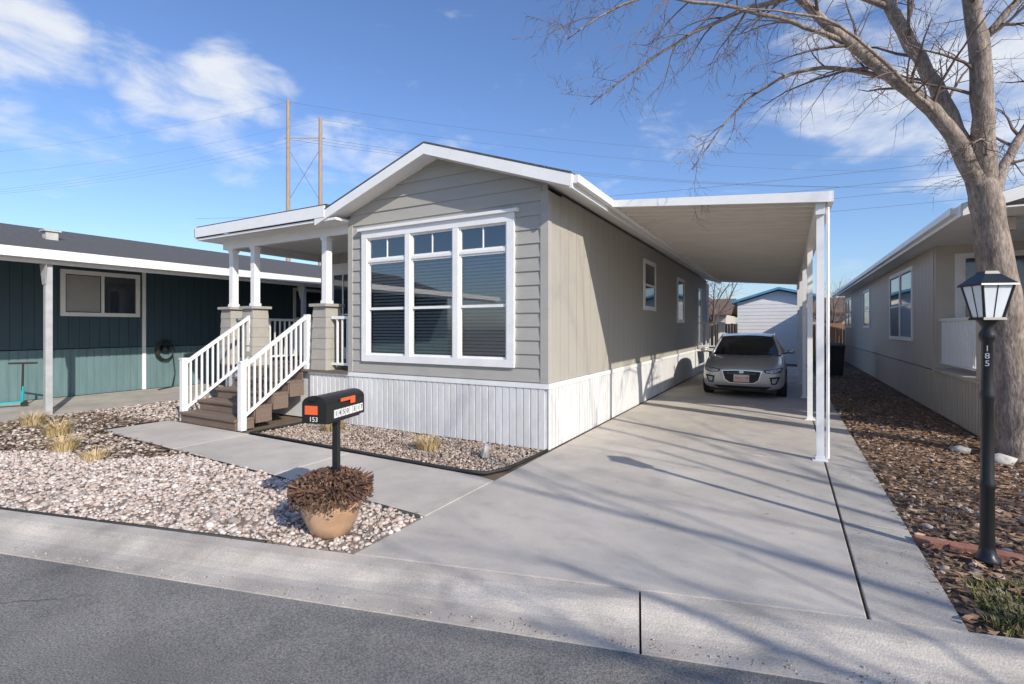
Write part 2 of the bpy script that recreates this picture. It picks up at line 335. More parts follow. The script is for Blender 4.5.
parts.append(m.obj('front_wall',M_side))
m=MB(); z=FL+.02; E=.185
def lap(x0b,x1b,x0t,x1t,z0,z1):
    m.quadmesh([(x0b,YF-.018,z0),(x1b,YF-.018,z0),(x1t,YF-.001,z1),(x0t,YF-.001,z1),(x0b,YF+.005,z0),(x1b,YF+.005,z0),(x1t,YF+.005,z1),(x0t,YF+.005,z1)],
      [(0,1,2,3),(0,4,5,1),(1,5,6,2),(0,3,7,4)])
def ext(z):
    k=max(0,(ZA-z)/SL); return max(XLW+.02,XA-k),min(XW-.1,XA+k)
while z<ZA-.05:
    z1=min(z+E+.004,ZA-.02); a0,b0=ext(z);a1,b1=ext(z1)
    if z1>WZ0-.02 and z<WZ1+.02:
        lap(a0,WX0,a1,WX0,z,z1); lap(WX1,b0,WX1,b1,z,z1)
    else: lap(a0,b0,a1,b1,z,z1)
    z+=E
parts.append(m.obj('lap_siding',M_side))
parts.append(B('corner_boards',M_side,[(XW-.1,XW+.014,YF-.022,YF+.09,FL+.01,3.40),(XLW-.02,XLW+.08,YF-.024,YF+.02,FL+.01,3.42)]))
m=MB(); y=YF+.095
while y<YB-.1:
    m.box(XW-.012,XW+.001,y,min(y+.295,YB),FL+.01,3.40); y+=.303
parts.append(m.obj('side_panels',M_sidev))
m=MB(); y=YF-.01
m.box(XW-.05,XW+.006,YF+.0,YB,0,FL-.06)
while y<YB: m.box(XW+.006,XW+.018,y,min(y+.085,YB),.0,FL-.06); y+=.11
m.box(XLW,XW-.0505,YF-.012,YF+.004,0,FL-.06)
x=XLW
while x<XW-.02: m.box(x,min(x+.085,XW+.018),YF-.024,YF-.012,.0,FL-.06); x+=.11
m.box(-9.95,-7.42,5.9,5.93,0,FL-.06); m.box(-9.97,-9.95,5.9,8.2,0,FL-.06)
m.box(-7.38,XLW-.002,5.86,5.885,0,FL-.06)
x=-7.36
while x<XLW-.03: m.box(x,min(x+.085,XLW-.002),5.848,5.86,0,FL-.06); x+=.11
parts.append(m.obj('skirting',M_skirt))
parts.append(B('skirt_trim',M_white,[(XLW-1.0,XW+.030,YF-.036,YF+.0,FL-.06,FL+.005),(XW+.0,XW+.030,YF+.0005,YB,FL-.06,FL+.005)]))
parts.append(B('downspout',M_white,[(XW+.032,XW+.09,YB-.2,YB-.12,.1,3.3)]))
fr=MB()
OX0,OX1=-6.07,-3.22
fr.box(OX0,WX0+.01,YF-.045,YF+.01,WZ0-.0,WZ1); fr.box(WX1-.01,OX1,YF-.045,YF+.01,WZ0,WZ1)
fr.box(OX0,OX1,YF-.046,YF+.01,WZ0-.11,WZ0); fr.box(OX0,OX1,YF-.046,YF+.01,WZ1,WZ1+.12)
fr.box(OX0-.06,OX1+.06,YF-.085,YF+.01,WZ1+.12,WZ1+.165)
W=WX1-WX0-.02; mull=.10; pw=(W-2*mull)/3; xs=[]
x=WX0+.01
for i in range(3):
    xs.append((x,x+pw)); x+=pw
    if i<2: fr.box(x,x+mull,YF-.044,YF+.01,WZ0,WZ1); x+=mull
TZ=2.68
sash=MB(); gl=MB(); bl=MB()
for k_,(a,b) in enumerate(xs):
    fr.box(a,b,YF-.03,YF+.02,TZ-.022,TZ+.022)
    for z0,z1 in ((WZ0,TZ-.022),(TZ+.022,WZ1)):
        sash.box(a,a+.03,YF-.012,YF+.03,z0,z1); sash.box(b-.03,b,YF-.012,YF+.03,z0,z1)
        sash.box(a+.03,b-.03,YF-.012,YF+.03,z0,z0+.028); sash.box(a+.03,b-.03,YF-.012,YF+.03,z1-.028,z1)
    zc=(WZ0+TZ-.03)/2; sash.box(a+.03,b-.03,YF-.014,YF+.03,zc-.02,zc+.02)
    xm=(a+b)/2; sash.box(xm-.007,xm+.007,YF-.004,YF+.014,TZ+.05,WZ1-.028)
    gl.quadmesh([(a+.03,YF+.010,WZ0+.03),(b-.03,YF+.010,WZ0+.03),(b-.03,YF+.010,WZ1-.03),(a+.03,YF+.010,WZ1-.03)],[(0,1,2,3)])
    z=WZ0+.05; tl=[.034,.030,.036][k_]
    while z<TZ-.03:
        bl.quadmesh([(a+.0,YF+.065,z),(b,YF+.065,z),(b,YF+.085,z+tl),(a,YF+.085,z+tl)],[(0,1,2,3)]); z+=.05
parts+= [fr.obj('window_trim',M_white,bevel=.003),sash.obj('window_sashes',M_white),gl.obj('window_glass_panes',M_glass),bl.obj('window_blinds',M_blind)]
fr=MB(); gl=MB()
for (y0,y1,z0,z1) in [(10.75,11.85,2.0,3.12),(14.5,15.55,1.75,3.05),(18.2,19.0,1.0,3.0)]:
    t=.09; X=XW
    fr.box(X,X+.03,y0,y1,z1-t,z1); fr.box(X,X+.03,y0,y1,z0,z0+t); fr.box(X,X+.03,y0,y0+t,z0+t,z1-t); fr.box(X,X+.03,y1-t,y1,z0+t,z1-t)
    zm=(z0+z1)/2; fr.box(X,X+.02,y0+t,y1-t,zm-.025,zm+.025)
    gl.box(X+.001,X+.012,y0+t,y1-t,z0+t,z1-t)
parts+= [fr.obj('side_window_trim',M_white),gl.obj('side_window_glass',M_glassd)]
m=MB(); m.box(XW+.04,-1.95,18.0,19.4,.80,.86)
for x,y in ((-2.0,18.05),(-2.0,19.3)): m.box(x-.04,x+.04,y-.04,y+.04,0,1.8)
rail_later=[((-2.0,18.09,.86),(-2.0,19.26,.86)),((XW+.05,18.05,.86),(-2.05,18.05,.86))]
OF=.32
def roofslab(mb,x0,x1,y0,y1,zoff,th):
    a=[(x0,y0,zr(x0)+zoff),(x1,y0,zr(x1)+zoff),(x1,y0,zr(x1)+zoff+th),(x0,y0,zr(x0)+zoff+th)]
    b=[(p[0],y1,p[2]) for p in a]; mb.hull(a,b)
landing=m
XE0,XE1=-6.86,-2.28
m=MB(); roofslab(m,XE0,XA,YF-OF+.0,YB+.3,.13,.03); roofslab(m,XA,XE1-.0,YF-OF+.0,YB+.3,.13,.03)
parts.append(m.obj('roof_shingles',M_shing))
m=MB()
roofslab(m,XE0+.02,XA,YF-OF+.03,YB+.27,-.0,.02); roofslab(m,XA,XE1-.02,YF-OF+.03,YB+.27,-.0,.02)
roofslab(m,XE0,XA,YF-OF-.002,YF-OF+.03,-.02,.148); roofslab(m,XA,XE1,YF-OF-.002,YF-OF+.03,-.02,.148)
z=zr(XE1); m.box(XE1-.02,XE1+.012,YF-OF+.0,YB+.3,z-.04,z+.13)
m.box(XE1+.012,XE1+.09,YF-OF+.02,YB+.3,z+.02,z+.115)
parts.append(m.obj('roof_fascia',M_white))
m=MB(); m.hull([(-10.4,5.56,3.60),(-6.6,5.56,3.60),(-6.6,5.56,3.64),(-10.4,5.56,3.64)],[(-10.4,YB+.3,3.9),(-6.6,YB+.3,3.9),(-6.6,YB+.3,3.94),(-10.4,YB+.3,3.94)])
m.hull([(-6.6,6.2,3.56),(-4.6,6.2,3.9),(-4.6,6.2,4.0),(-6.6,6.2,3.64)],[(-6.6,YB+.3,3.86),(-4.6,YB+.3,4.0),(-4.6,YB+.3,4.1),(-6.6,YB+.3,3.94)])
parts.append(m.obj('porch_roof',M_shing))
parts.append(B('porch_fascia',M_white,[(-10.42,-6.62,5.53,5.558,3.42,3.61),(-10.43,-10.402,5.53,YB,3.40,3.6),(-10.4,XLW-.0,5.56,8.2,3.36,3.40),(-10.1,XLW-.02,5.92,6.02,3.20,3.36),(-9.96,-9.86,6.02,8.2,3.20,3.36),(-10.4,-9.9,8.2,YB,3.4,3.43)]))
m=MB(); x=-9.9
while x<XLW-.1: m.box(x,x+.295,8.187,8.2,FL,3.36); x+=.303
parts.append(m.obj('porch_wall_panels',M_side))
parts.append(B('porch_floor',M_brown,[(-9.95,XLW-.0,5.80+.14*i,5.80+.14*i+.134,FL-.03,FL+.015) for i in range(17)]))
parts.append(B('porch_structure',M_brown,[(-9.93,XLW-.01,5.94,8.18,FL-.2,FL-.031)]))
parts.append(B('entry_door',M_white,[(-9.62,-8.55,8.15,8.186,FL+.02,3.12)]))
parts.append(B('door_glass',M_glassd,[(-9.40,-8.78,8.14,8.149,1.15,2.85)]))
parts.append(B('door_panel_bars',M_white,[(-9.11,-9.07,8.13,8.1395,1.15,2.85),(-9.40,-9.112,8.13,8.1395,1.9,1.93),(-9.068,-8.78,8.13,8.1395,1.9,1.93)]))
ped=MB(); post=MB(); cap=MB()
for (x,y) in [(-7.08,5.98),(-9.12,5.98),(-9.86,6.0)]:
    z=FL+.015
    for i in range(6):
        z1=z+.183; w=.19-.004*i
        ped.hull([(x-w,y-w,z),(x+w,y-w,z),(x+w,y+w,z),(x-w,y+w,z)],[(x-w+.012,y-w+.012,z1),(x+w-.012,y-w+.012,z1),(x+w-.012,y+w-.012,z1),(x-w+.012,y+w-.012,z1)]); z=z1
    cap.box(x-.21,x+.21,y-.21,y+.21,z,z+.05)
    post.box(x-.06,x+.06,y-.06,y+.06,z+.05,3.199); post.box(x-.075,x+.075,y-.075,y+.075,3.14,3.1995); post.box(x-.075,x+.075,y-.075,y+.075,z+.0505,z+.11)
parts+= [ped.obj('pedestals',M_stone),cap.obj('pedestal_caps',M_stone),post.obj('porch_posts',M_white)]
def rail(mb,p0,p1,h=.92,bot=.12,sp=.12,base0=None):
    p0=Vector(p0);p1=Vector(p1)
    mb.beam(p0+Vector((0,0,h)),p1+Vector((0,0,h)),.06,.05); mb.beam(p0+Vector((0,0,bot)),p1+Vector((0,0,bot)),.04,.04)
    L=(p1-p0).length; n=int(L/sp)
    for i in range(1,n):
        q=p0.lerp(p1,i/n); mb.box(q.x-.014,q.x+.014,q.y-.014,q.y+.014,q.z+bot,q.z+h)
for a,b in rail_later: rail(landing,a,b)
parts.append(landing.obj('side_landing',M_white))
m=MB()
rail(m,(-6.9,5.95,FL),(XLW-.03,5.95,FL)); rail(m,(-9.87,6.2,FL),(-9.87,8.15,FL)); rail(m,(-9.68,6.0,FL),(-9.32,6.0,FL))
for x in (-9.08,-7.42):
    p0=(x,4.66,.06);p1=(x,5.80,FL); rail(m,p0,p1,h=.93,bot=.14,sp=.115)
    m.box(x-.045,x+.045,4.60,4.69,0,1.06); m.box(x-.055,x+.055,4.59,4.70,1.06,1.085)
    m.box(x-.045,x+.045,5.80,5.89,FL+.015,FL+.98)
parts.append(m.obj('railings',M_white))
m=MB(); n=4; r=FL/5
for i in range(n):
    y0=4.56+.31*i; z=r*(i+1)
    m.box(-9.05,-7.45,y0-.02,y0+.14,z-.035,z); m.box(-9.05,-7.45,y0+.147,y0+.31,z-.035,z)
    m.box(-9.02,-7.48,y0+.012,y0+.03,z-r,z-.0355)
    for x in (-9.04,-7.49): m.box(x,x+.03,y0+.031,y0+.31,max(0,z-r*1.6),z-.036)
m.box(-9.02,-7.48,5.80-.02,5.799,FL-r,FL-.04)
parts.append(m.obj('porch_steps',M_brown))
group('manufactured_house',parts,(-5,12,0))
# ---------------------------------------------------------------- carport
cp=[]
def zc(x): return 3.40-(x+2.2)*.085
m=MB(); CY0,CY1=6.90,20.2
m.hull([(-2.19,CY0,zc(-2.19)),(.42,CY0,zc(.42)),(.42,CY0,zc(.42)+.012),(-2.19,CY0,zc(-2.19)+.012)],[(-2.19,CY1,zc(-2.19)),(.42,CY1,zc(.42)),(.42,CY1,zc(.42)+.012),(-2.19,CY1,zc(-2.19)+.012)])
y=CY0+.05
while y<CY1:
    for dy,w,h in((0,.03,.05),(.15,.012,.02)):
        if y+dy+w<CY1:
            m.hull([(-2.19,y+dy,zc(-2.19)-h),(.36,y+dy,zc(.36)-h),(.36,y+dy,zc(.36)-.001),(-2.19,y+dy,zc(-2.19)-.001)],[(-2.19,y+dy+w,zc(-2.19)-h),(.36,y+dy+w,zc(.36)-h),(.36,y+dy+w,zc(.36)-.001),(-2.19,y+dy+w,zc(-2.19)-.001)])
    y+=.30
cp.append(m.obj('roof_pans',M_alu))
m=MB()
a=[(-2.195,CY0-.03,zc(-2.19)-.06),(.44,CY0-.03,zc(.44)-.09),(.44,CY0-.03,zc(.44)+.035),(-2.195,CY0-.03,zc(-2.19)+.035)]
m.hull(a,[(p[0],CY0-.002,p[2]) for p in a])
m.box(.421,.48,CY0-.02,CY1,zc(.42)-.09,zc(.42)+.04)
m.box(.30,.40,CY0+.03,CY1,2.96,3.10)
for y in (6.98,10.0,13.1,16.2,19.6):
    m.box(.31,.39,y,y+.08,.012,2.96)
    m.box(.27,.43,y-.04,y+.12,.0,.012)
    m.box(.30,.40,y-.01,y+.09,.0121,.05)
m.tube([(.43,7.02,.03),(.43,7.02,3.05)],[.018,.018],8)
cp.append(m.obj('frame_and_posts',M_white))
group('carport',cp,(-.9,13,0))
# ---------------------------------------------------------------- left neighbour house
XN=-14.7; pl=[]
pl.append(B('walls',M_teal,[(-22,XN-.012,-8,22,1.12,3.12)]))
m=MB(); y=-8
while y<22: m.box(XN-.012,XN,y,y+.19,1.12,3.1); y+=.2
pl.append(m.obj('wall_panels',M_teal))
m=MB(); m.box(-21.9,XN-.02,-7.9,22,0,1.10); y=-8
while y<22: m.box(XN-.02,XN-.006,y,y+.12,0,1.10); y+=.15
pl.append(m.obj('skirting',M_teallit))  # lower band in the sunlit copy of the wall teal
pl.append(B('trim',M_white,[(XN+.001,XN+.03,6.50,6.58,.0,3.05)]+
 [(XN+.001,XN+.04,4.84,6.44,2.87,2.97),(XN+.001,XN+.04,4.84,6.44,1.88,1.97),(XN+.001,XN+.04,4.84,4.93,1.97,2.87),(XN+.001,XN+.04,6.35,6.44,1.97,2.87),(XN+.001,XN+.03,5.62,5.68,1.97,2.87),
  (XN+.001,XN+.04,11.0,12.6,2.87,2.97),(XN+.001,XN+.04,11.0,12.6,1.88,1.97),(XN+.001,XN+.04,11.0,11.09,1.97,2.87),(XN+.001,XN+.04,12.51,12.6,1.97,2.87)]))
pl.append(B('window_glass',M_glassd,[(XN+.001,XN+.012,4.93,5.62,1.97,2.87),(XN+.001,XN+.012,5.68,6.35,1.97,2.87),(XN+.001,XN+.012,11.09,12.51,1.97,2.87)]))
pl.append(B('window_blinds',M_curt,[(XN+.0125,XN+.015,4.95,5.60,1.99,2.85)]))
m=MB(); m.hull([(-14.35,-8.4,3.12),(-18.4,-8.4,4.35),(-18.4,-8.4,4.42),(-14.35,-8.4,3.19)],[(-14.35,22.4,3.12),(-18.4,22.4,4.35),(-18.4,22.4,4.42),(-14.35,22.4,3.19)])
m.hull([(-22.4,-8.4,3.12),(-18.4,-8.4,4.35),(-18.4,-8.4,4.42),(-22.4,-8.4,3.19)],[(-22.4,22.4,3.12),(-18.4,22.4,4.35),(-18.4,22.4,4.42),(-22.4,22.4,3.19)])
pl.append(m.obj('roof',M_shing))
pl.append(B('roof_vent',M_rock,[(-16.9,-16.65,5.2,5.45,3.7,4.1),(-16.95,-16.6,5.15,5.5,4.1,4.14)]))
m=MB()
m.hull([(-14.69,-8,3.06),(-11.7,-8,2.88),(-11.7,-8,2.91),(-14.69,-8,3.09)],[(-14.69,22,3.06),(-11.7,22,2.88),(-11.7,22,2.91),(-14.69,22,3.09)])
m.box(-11.7,-11.66,-8,22,2.85,3.02); m.box(-11.95,-11.88,-8,22,2.78,2.88)
pl.append(m.obj('awning',M_white))
m=MB()
for y in (.2,3.70,9.2,14): m.box(-11.96,-11.86,y,y+.10,0,2.78); m.hull([(-11.98,y-.01,2.4),(-11.84,y-.01,2.4),(-11.80,y-.01,2.779),(-12.1,y-.01,2.779)],[(-11.98,y-.002,2.4),(-11.84,y-.002,2.4),(-11.80,y-.002,2.779),(-12.1,y-.002,2.779)])
pl.append(m.obj('awning_posts',M_post))
group('teal_house',pl,(-18,7,0))
m=MB()
for k in range(5):
    pts=[(XN+.06+.02*k,7.0-.0+ (.22-.012*k)*math.cos(t*math.pi/12),1.0+(.28-.01*k)*math.sin(t*math.pi/12)) for t in range(25)]
    m.tube(pts,[.014]*25,6,cap=False)
m.tube([(XN+.08,7.2,.9),(XN+.1,7.25,.4),(XN+.25,7.1,.02),(XN+.6,6.6,.02)],[.014]*4,6)
m.box(XN+.001,XN+.18,6.93,7.07,1.0,1.1)
m.obj('garden_hose',M_greenhose,smooth=True)
sp=[];ox,oy=-13.6,3.88
m=MB(); m.tube([(ox,oy,.1),(ox+.12,oy-.02,.88)],[.022,.018],8); m.tube([(ox+.0,oy-.2,.89),(ox+.24,oy+.16,.89)],[.02]*2,8); sp.append(m.obj('stem',M_blackm))
m=MB(); m.beam((ox,oy,.10),(ox-.25,oy-.50,.08),.13,.035); m.tube([(ox,oy,.1),(ox+.05,oy,.42)],[.03,.025],8); sp.append(m.obj('deck',M_scoot))
m=MB()
for c in ((ox+.02,oy+.03,.06),(ox-.28,oy-.56,.06)):
    d=Vector((.45,.89,0)).cross(Vector((0,0,1))); c=Vector(c); m.tube([c-d*.018,c+d*.018],[.06,.06],16)
sp.append(m.obj('wheels',M_tire)); group('kick_scooter',sp,(ox,oy,0))
# ---------------------------------------------------------------- right neighbour house
XR2=2.47; pr=[]
pr.append(B('walls',M_tan,[(XR2+.012,8,12.3,29,.8,3.18),(4.7,8,9.4,12.3,.8,3.18),(XR2+.02,4.7,12.2,12.3,.8,3.18)]))
m=MB(); y=12.3
while y<28.9: m.box(XR2,XR2+.012,y,y+.295,.8,3.16); y+=.303
pr.append(m.obj('wall_panels',M_tan))
m=MB(); m.box(XR2+.01,8,9.42,29,0,.78); y=9.4
while y<29: m.box(XR2-.004,XR2+.01,y,y+.12,0,.78); y+=.15
x=XR2
while x<8: m.box(x,x+.12,9.406,9.42,0,.78); x+=.15
pr.append(m.obj('skirting',M_tansk))
pr.append(B('porch_floor',M_tan,[(XR2-.03,4.69,9.37,12.19,.78,.83)]))
pr.append(B('porch_column',M_tan,[(XR2-.01,XR2+.34,9.42,9.77,.83,1.75),(XR2-.03,XR2+.36,9.40,9.79,1.7501,1.80)]))
pr.append(B('porch_column_upper',M_tan,[(XR2+.05,XR2+.27,9.48,9.70,1.8001,3.1),(XR2+.0,XR2+.32,9.43,9.75,2.98,3.16)]))
m=MB(); rail(m,(XR2+.1,9.8,.83),(XR2+.1,12.2,.83),sp=.1); rail(m,(XR2+.36,9.5,.83),(4.65,9.5,.83),sp=.1); pr.append(m.obj('porch_railing',M_white))
fr=MB();gl=MB()
for (y0,y1,z0,z1,nd) in [(14.0,16.8,1.3,3.0,2),(20.5,22.1,1.6,2.95,1),(25.9,28.4,1.6,2.95,2)]:
    t=.09;X=XR2
    fr.box(X-.03,X,y0,y1,z1-t,z1); fr.box(X-.03,X,y0,y1,z0,z0+t); fr.box(X-.03,X,y0,y0+t,z0+t,z1-t); fr.box(X-.03,X,y1-t,y1,z0+t,z1-t)
    for k in range(1,nd): ym=y0+(y1-y0)*k/nd; fr.box(X-.03,X,ym-.06,ym+.06,z0+t,z1-t)
    gl.box(X-.012,X-.001,y0+t,y1-t,z0+t,z1-t); fr.box(X-.018,X-.0125,y0+t,y1-t,(z0+z1)/2-.02,(z0+z1)/2+.02)
gl.box(4.66,4.699,10.1,11.6,1.5,2.9)
fr.box(XR2+.3,4.1,12.18,12.199,1.0,3.0)
gl.box(XR2+.45,3.9,12.165,12.179,1.2,2.9)
pr+= [fr.obj('window_trim',M_white),gl.obj('window_glass',M_glassd)]
m=MB(); RX=5.2
for x0,x1 in ((2.05,RX),(2*RX-2.05,RX)):
    z0,z1=3.22,3.22+.28*(RX-2.05)
    m.hull([(x0,8.7,z0),(x1,8.7,z1),(x1,8.7,z1+.05),(x0,8.7,z0+.05)],[(x0,29.3,z0),(x1,29.3,z1),(x1,29.3,z1+.05),(x0,29.3,z0+.05)])
pr.append(m.obj('roof',M_shing))
m=MB(); m.box(2.03,2.048,8.68,29.3,3.10,3.255); m.box(1.95,2.03,8.8,29.3,3.15,3.24)
m.box(2.05,XR2+.3,8.72,29.2,3.17,3.19); m.box(XR2+.3,8,8.72,9.4,3.17,3.19); m.box(XR2+.3,4.7,9.4,12.3,3.17,3.19)
for x0,x1 in ((2.05,RX),(2*RX-2.05,RX)):
    z0,z1=3.10,3.10+.28*(RX-2.05)
    m.hull([(x0,8.67,z0),(x1,8.67,z1),(x1,8.67,z1+.16),(x0,8.67,z0+.16)],[(x0,8.698,z0),(x1,8.698,z1),(x1,8.698,z1+.16),(x0,8.698,z0+.16)])
pr.append(m.obj('fascia_and_gutter',M_white))
m=MB(); m.hull([(2.5,9.38,3.2),(8,9.38,3.2),(8,9.38,3.3),(RX,9.38,4.05),(2.5,9.38,3.3)],[(2.5,9.42,3.2),(8,9.42,3.2),(8,9.42,3.3),(RX,9.42,4.05),(2.5,9.42,3.3)])
pr.append(m.obj('gable',M_tan))
group('tan_house',pr,(5,19,0))
# ---------------------------------------------------------------- background
sh=[]
m=MB(); sx0,sx1,sy=-2.0,.95,25.0
m.hull([(sx0,sy,0),(sx1,sy,0),(sx1,sy,2.95),((sx0+sx1)/2+.2,sy,3.28),(sx0,sy,2.75)],[(sx0,sy+5,0),(sx1,sy+5,0),(sx1,sy+5,2.95),((sx0+sx1)/2+.2,sy+5,3.28),(sx0,sy+5,2.75)])
z=.1
while z<2.7: m.box(sx0,sx1,sy-.014,sy-.001,z,z+.14); z+=.16
sh.append(m.obj('shed_walls',M_white))
m=MB(); mid=(sx0+sx1)/2+.2
for a,b in (((sx0-.25,2.72),(mid,3.32)),((mid,3.32),(sx1+.25,2.93))):
    m.hull([(a[0],sy-.3,a[1]),(b[0],sy-.3,b[1]),(b[0],sy-.3,b[1]+.1),(a[0],sy-.3,a[1]+.1)],[(a[0],sy+5.2,a[1]),(b[0],sy+5.2,b[1]),(b[0],sy+5.2,b[1]+.1),(a[0],sy+5.2,a[1]+.1)])
sh.append(m.obj('shed_roof',M_bluetrim)); group('white_shed',sh,(-.5,27,0))
m=MB(); x=-12
while x<12: m.box(x,x+.14,31,31.02,0,1.85+random.uniform(-.02,.02)); x+=.15
m.obj('wooden_fence',M_fence)
def simplehouse(name,x0,x1,y0,y1,h,rm,wm):
    m=MB(); m.box(x0,x1,y0,y1,0,h); a=m.obj('walls',wm)
    m=MB(); ym=(y0+y1)/2
    for ya,yb in((y0-.4,ym),(y1+.4,ym)):
        m.hull([(x0-.4,ya,h-.05),(x0-.4,yb,h+1.3),(x0-.4,yb,h+1.4),(x0-.4,ya,h+.07)],[(x1+.4,ya,h-.05),(x1+.4,yb,h+1.3),(x1+.4,yb,h+1.4),(x1+.4,ya,h+.07)])
    b=m.obj('roof',rm); 
    m=MB(); 
    k=x0+1
    while k<x1-1.5: m.box(k,k+1.2,y0-.03,y0-.001,1.0,2.1); k+=3.2
    c=m.obj('windows',M_glassd)
    group(name,[a,b,c],((x0+x1)/2,ym,0))
M_rbrown=mk('brown_roof',(.18,.12,.09),(.13,.085,.06),scale=5,rough=.9)
simplehouse('distant_house',-16,-4,40,48,2.6,M_rbrown,M_tan)
simplehouse('distant_house',1.2,12,44,52,2.7,M_rbrown,M_tan)
simplehouse('distant_house',-75,-45,30,40,2.6,M_rbrown,M_tan)
simplehouse('distant_house',14,40,44,52,2.8,M_rbrown,M_tan)
m=MB(); 
for (x,y) in [(1.35,19.5)]:
    m.hull([(x-.24,y-.28,.06),(x+.24,y-.28,.06),(x+.24,y+.28,.06),(x-.24,y+.28,.06)],[(x-.3,y-.34,1.0),(x+.3,y-.34,1.0),(x+.3,y+.34,1.0),(x-.3,y+.34,1.0)])
    m.hull([(x-.32,y-.38,1.0),(x+.32,y-.38,1.0),(x+.32,y+.36,1.0),(x-.32,y+.36,1.0)],[(x-.3,y-.34,1.04),(x+.3,y-.34,1.04),(x+.26,y+.3,1.1),(x-.26,y+.3,1.1)])
    m.tube([(x-.27,y+.3,.1),(x+.27,y+.3,.1)],[.1,.1],14)
m.obj('wheeled_bin',M_blackm)
# ---------------------------------------------------------------- trees
def rv(): return Vector((random.gauss(0,1),random.gauss(0,1),random.gauss(0,1))).normalized()
def branch(mb,st,d,L,r,lev,mx,grav=0.0,kids=(7,6,4),spread=.8):
    n=4 if lev<mx else 3; pts=[Vector(st)]; rd=[r]; d=Vector(d).normalized()
    for i in range(n):
        d=(d+rv()*.22+Vector((0,0,grav))).normalized(); pts.append(pts[-1]+d*L/n); rd.append(r*(1-.8*(i+1)/n))
    mb.tube(pts,rd,5 if lev<2 else 3,cap=False)
    if lev<mx: kidsof(mb,pts,rd,lev,mx,grav,kids,spread,L)
def kidsof(mb,pts,rd,lev,mx,grav,kids,spread,L,t0=.2):
    k=kids[min(lev,len(kids)-1)]; n=len(pts)-1
    for j in range(k):
        t=(t0+(1-t0)*(j+random.random())/k)*n; i=min(int(t),n-1); f=t-i
        p=pts[i].lerp(pts[i+1],f); r=rd[i]*(1-f)+rd[i+1]*f; d=(pts[i+1]-pts[i]).normalized()
        side=rv(); side=(side-d*side.dot(d)).normalized()
        nd=(d*.75+side*spread+Vector((0,0,grav*1.5))).normalized()
        branch(mb,p,nd,L*random.uniform(.38,.62),min(max(r*.5,.0030),.022),lev+1,mx,grav,kids,spread)
R_=Vector((.8729,.4879,0)); F_=Vector((-.4879,.8729,0)); T0=Vector((2.50,8.42,0))
def tp(a,z,b=0): return T0+R_*a+F_*b+Vector((0,0,z))
def smooth(pts,rd,k=4):
    P=[];Rr=[];n=len(pts)
    for i in range(n-1):
        p0=pts[max(i-1,0)];p1=pts[i];p2=pts[i+1];p3=pts[min(i+2,n-1)]
        for s_ in range(k):
            t=s_/k
            P.append(.5*((2*p1)+(p2-p0)*t+(2*p0-5*p1+4*p2-p3)*t*t+(3*p1-p0-3*p2+p3)*t**3)+rv()*.014); Rr.append((rd[i]*(1-t)+rd[i+1]*t)*random.uniform(.94,1.07))
    P.append(pts[-1]);Rr.append(rd[-1]); return P,Rr
trunk=MB(); tw=MB()
def limb(pts,rd,sides,mb=trunk):
    P,Rr=smooth([tp(*p) for p in pts],rd); mb.tube(P,Rr,sides); return P,Rr
limb([(.03,-.1),(.0,.12),(-.05,.6),(-.14,1.5),(-.27,2.5),(-.38,3.15),(-.44,3.5)],[.34,.25,.205,.185,.175,.165,.12],14)
Ls=[]
Ls.append((limb([(-.40,3.15),(-.72,3.85),(-1.05,4.3),(-1.5,4.68),(-2.1,5.15),(-2.75,5.75),(-3.5,6.7)],[.11,.092,.08,.07,.06,.048,.03],10),2.2))
Ls.append((limb([(-.42,3.3),(-.66,4.1,.1),(-.95,4.9,.2),(-1.3,5.7,.3),(-1.8,6.9,.4)],[.11,.092,.08,.068,.04],10),2.2))
Ls.append((limb([(-.40,3.35),(-.52,4.2,-.1),(-.68,5.1,-.2),(-.9,6.0,-.3),(-1.0,7.4,-.4)],[.125,.108,.095,.08,.045],10),2.2))
Ls.append((limb([(-.35,3.0),(.0,3.6,.2),(.5,4.2,.4),(1.2,5.2,.6)],[.075,.06,.05,.03],8),1.8))
Ls.append((limb([(-2.1,5.15),(-2.7,5.30,-.1),(-3.4,5.42,-.2),(-4.4,5.5,-.3),(-5.5,5.55,-.4)],[.035,.028,.022,.016,.007],7),1.5))
Ls.append((limb([(-1.5,4.68),(-2.1,4.95,.2),(-2.8,4.85,.3),(-3.4,4.4,.4),(-3.9,3.7,.4)],[.032,.026,.02,.014,.006],7),1.1))
Ls.append((limb([(-1.2,5.7,.3),(-2.0,6.0,.3),(-3.2,5.9,.2),(-4.6,5.75,0),(-5.6,5.2,0)],[.042,.035,.026,.017,.007],7),1.5))
Ls.append((limb([(-1.05,4.3),(-1.5,4.35,-.3),(-2.1,4.6,-.6),(-3.0,4.9,-.9),(-4.0,4.85,-1.1)],[.03,.026,.02,.014,.006],7),1.2))
Ls.append((limb([(-2.75,5.75),(-3.4,5.75,.4),(-4.3,5.35,.6),(-5.2,4.7,.7)],[.036,.026,.016,.007],7),1.4))
Ls.append((limb([(-.60,5.1,-.2),(-.1,5.7,-.4),(.6,6.3,-.5)],[.045,.035,.015],7),1.5))
Ls.append((limb([(-1.7,6.2,.3),(-2.8,6.5,.3),(-4.2,6.2,.2),(-5.4,6.0,.1)],[.04,.03,.018,.007],7),1.6))
Ls.append((limb([(-.45,3.7,-.1),(-.9,3.75,-.5),(-1.3,3.6,-.8)],[.018,.012,.004],6),.8))
for i,((P,Rr),L) in enumerate(Ls):
    big=i<4
    kidsof(tw,P,Rr,0,3,-.05,(10,6,4),.75,L,t0=.3 if big else .12)
to=trunk.obj('trunk_and_limbs',M_bark,smooth=True); wo=tw.obj('twigs',M_twig)
group('bare_tree',[to,wo],tuple(T0))
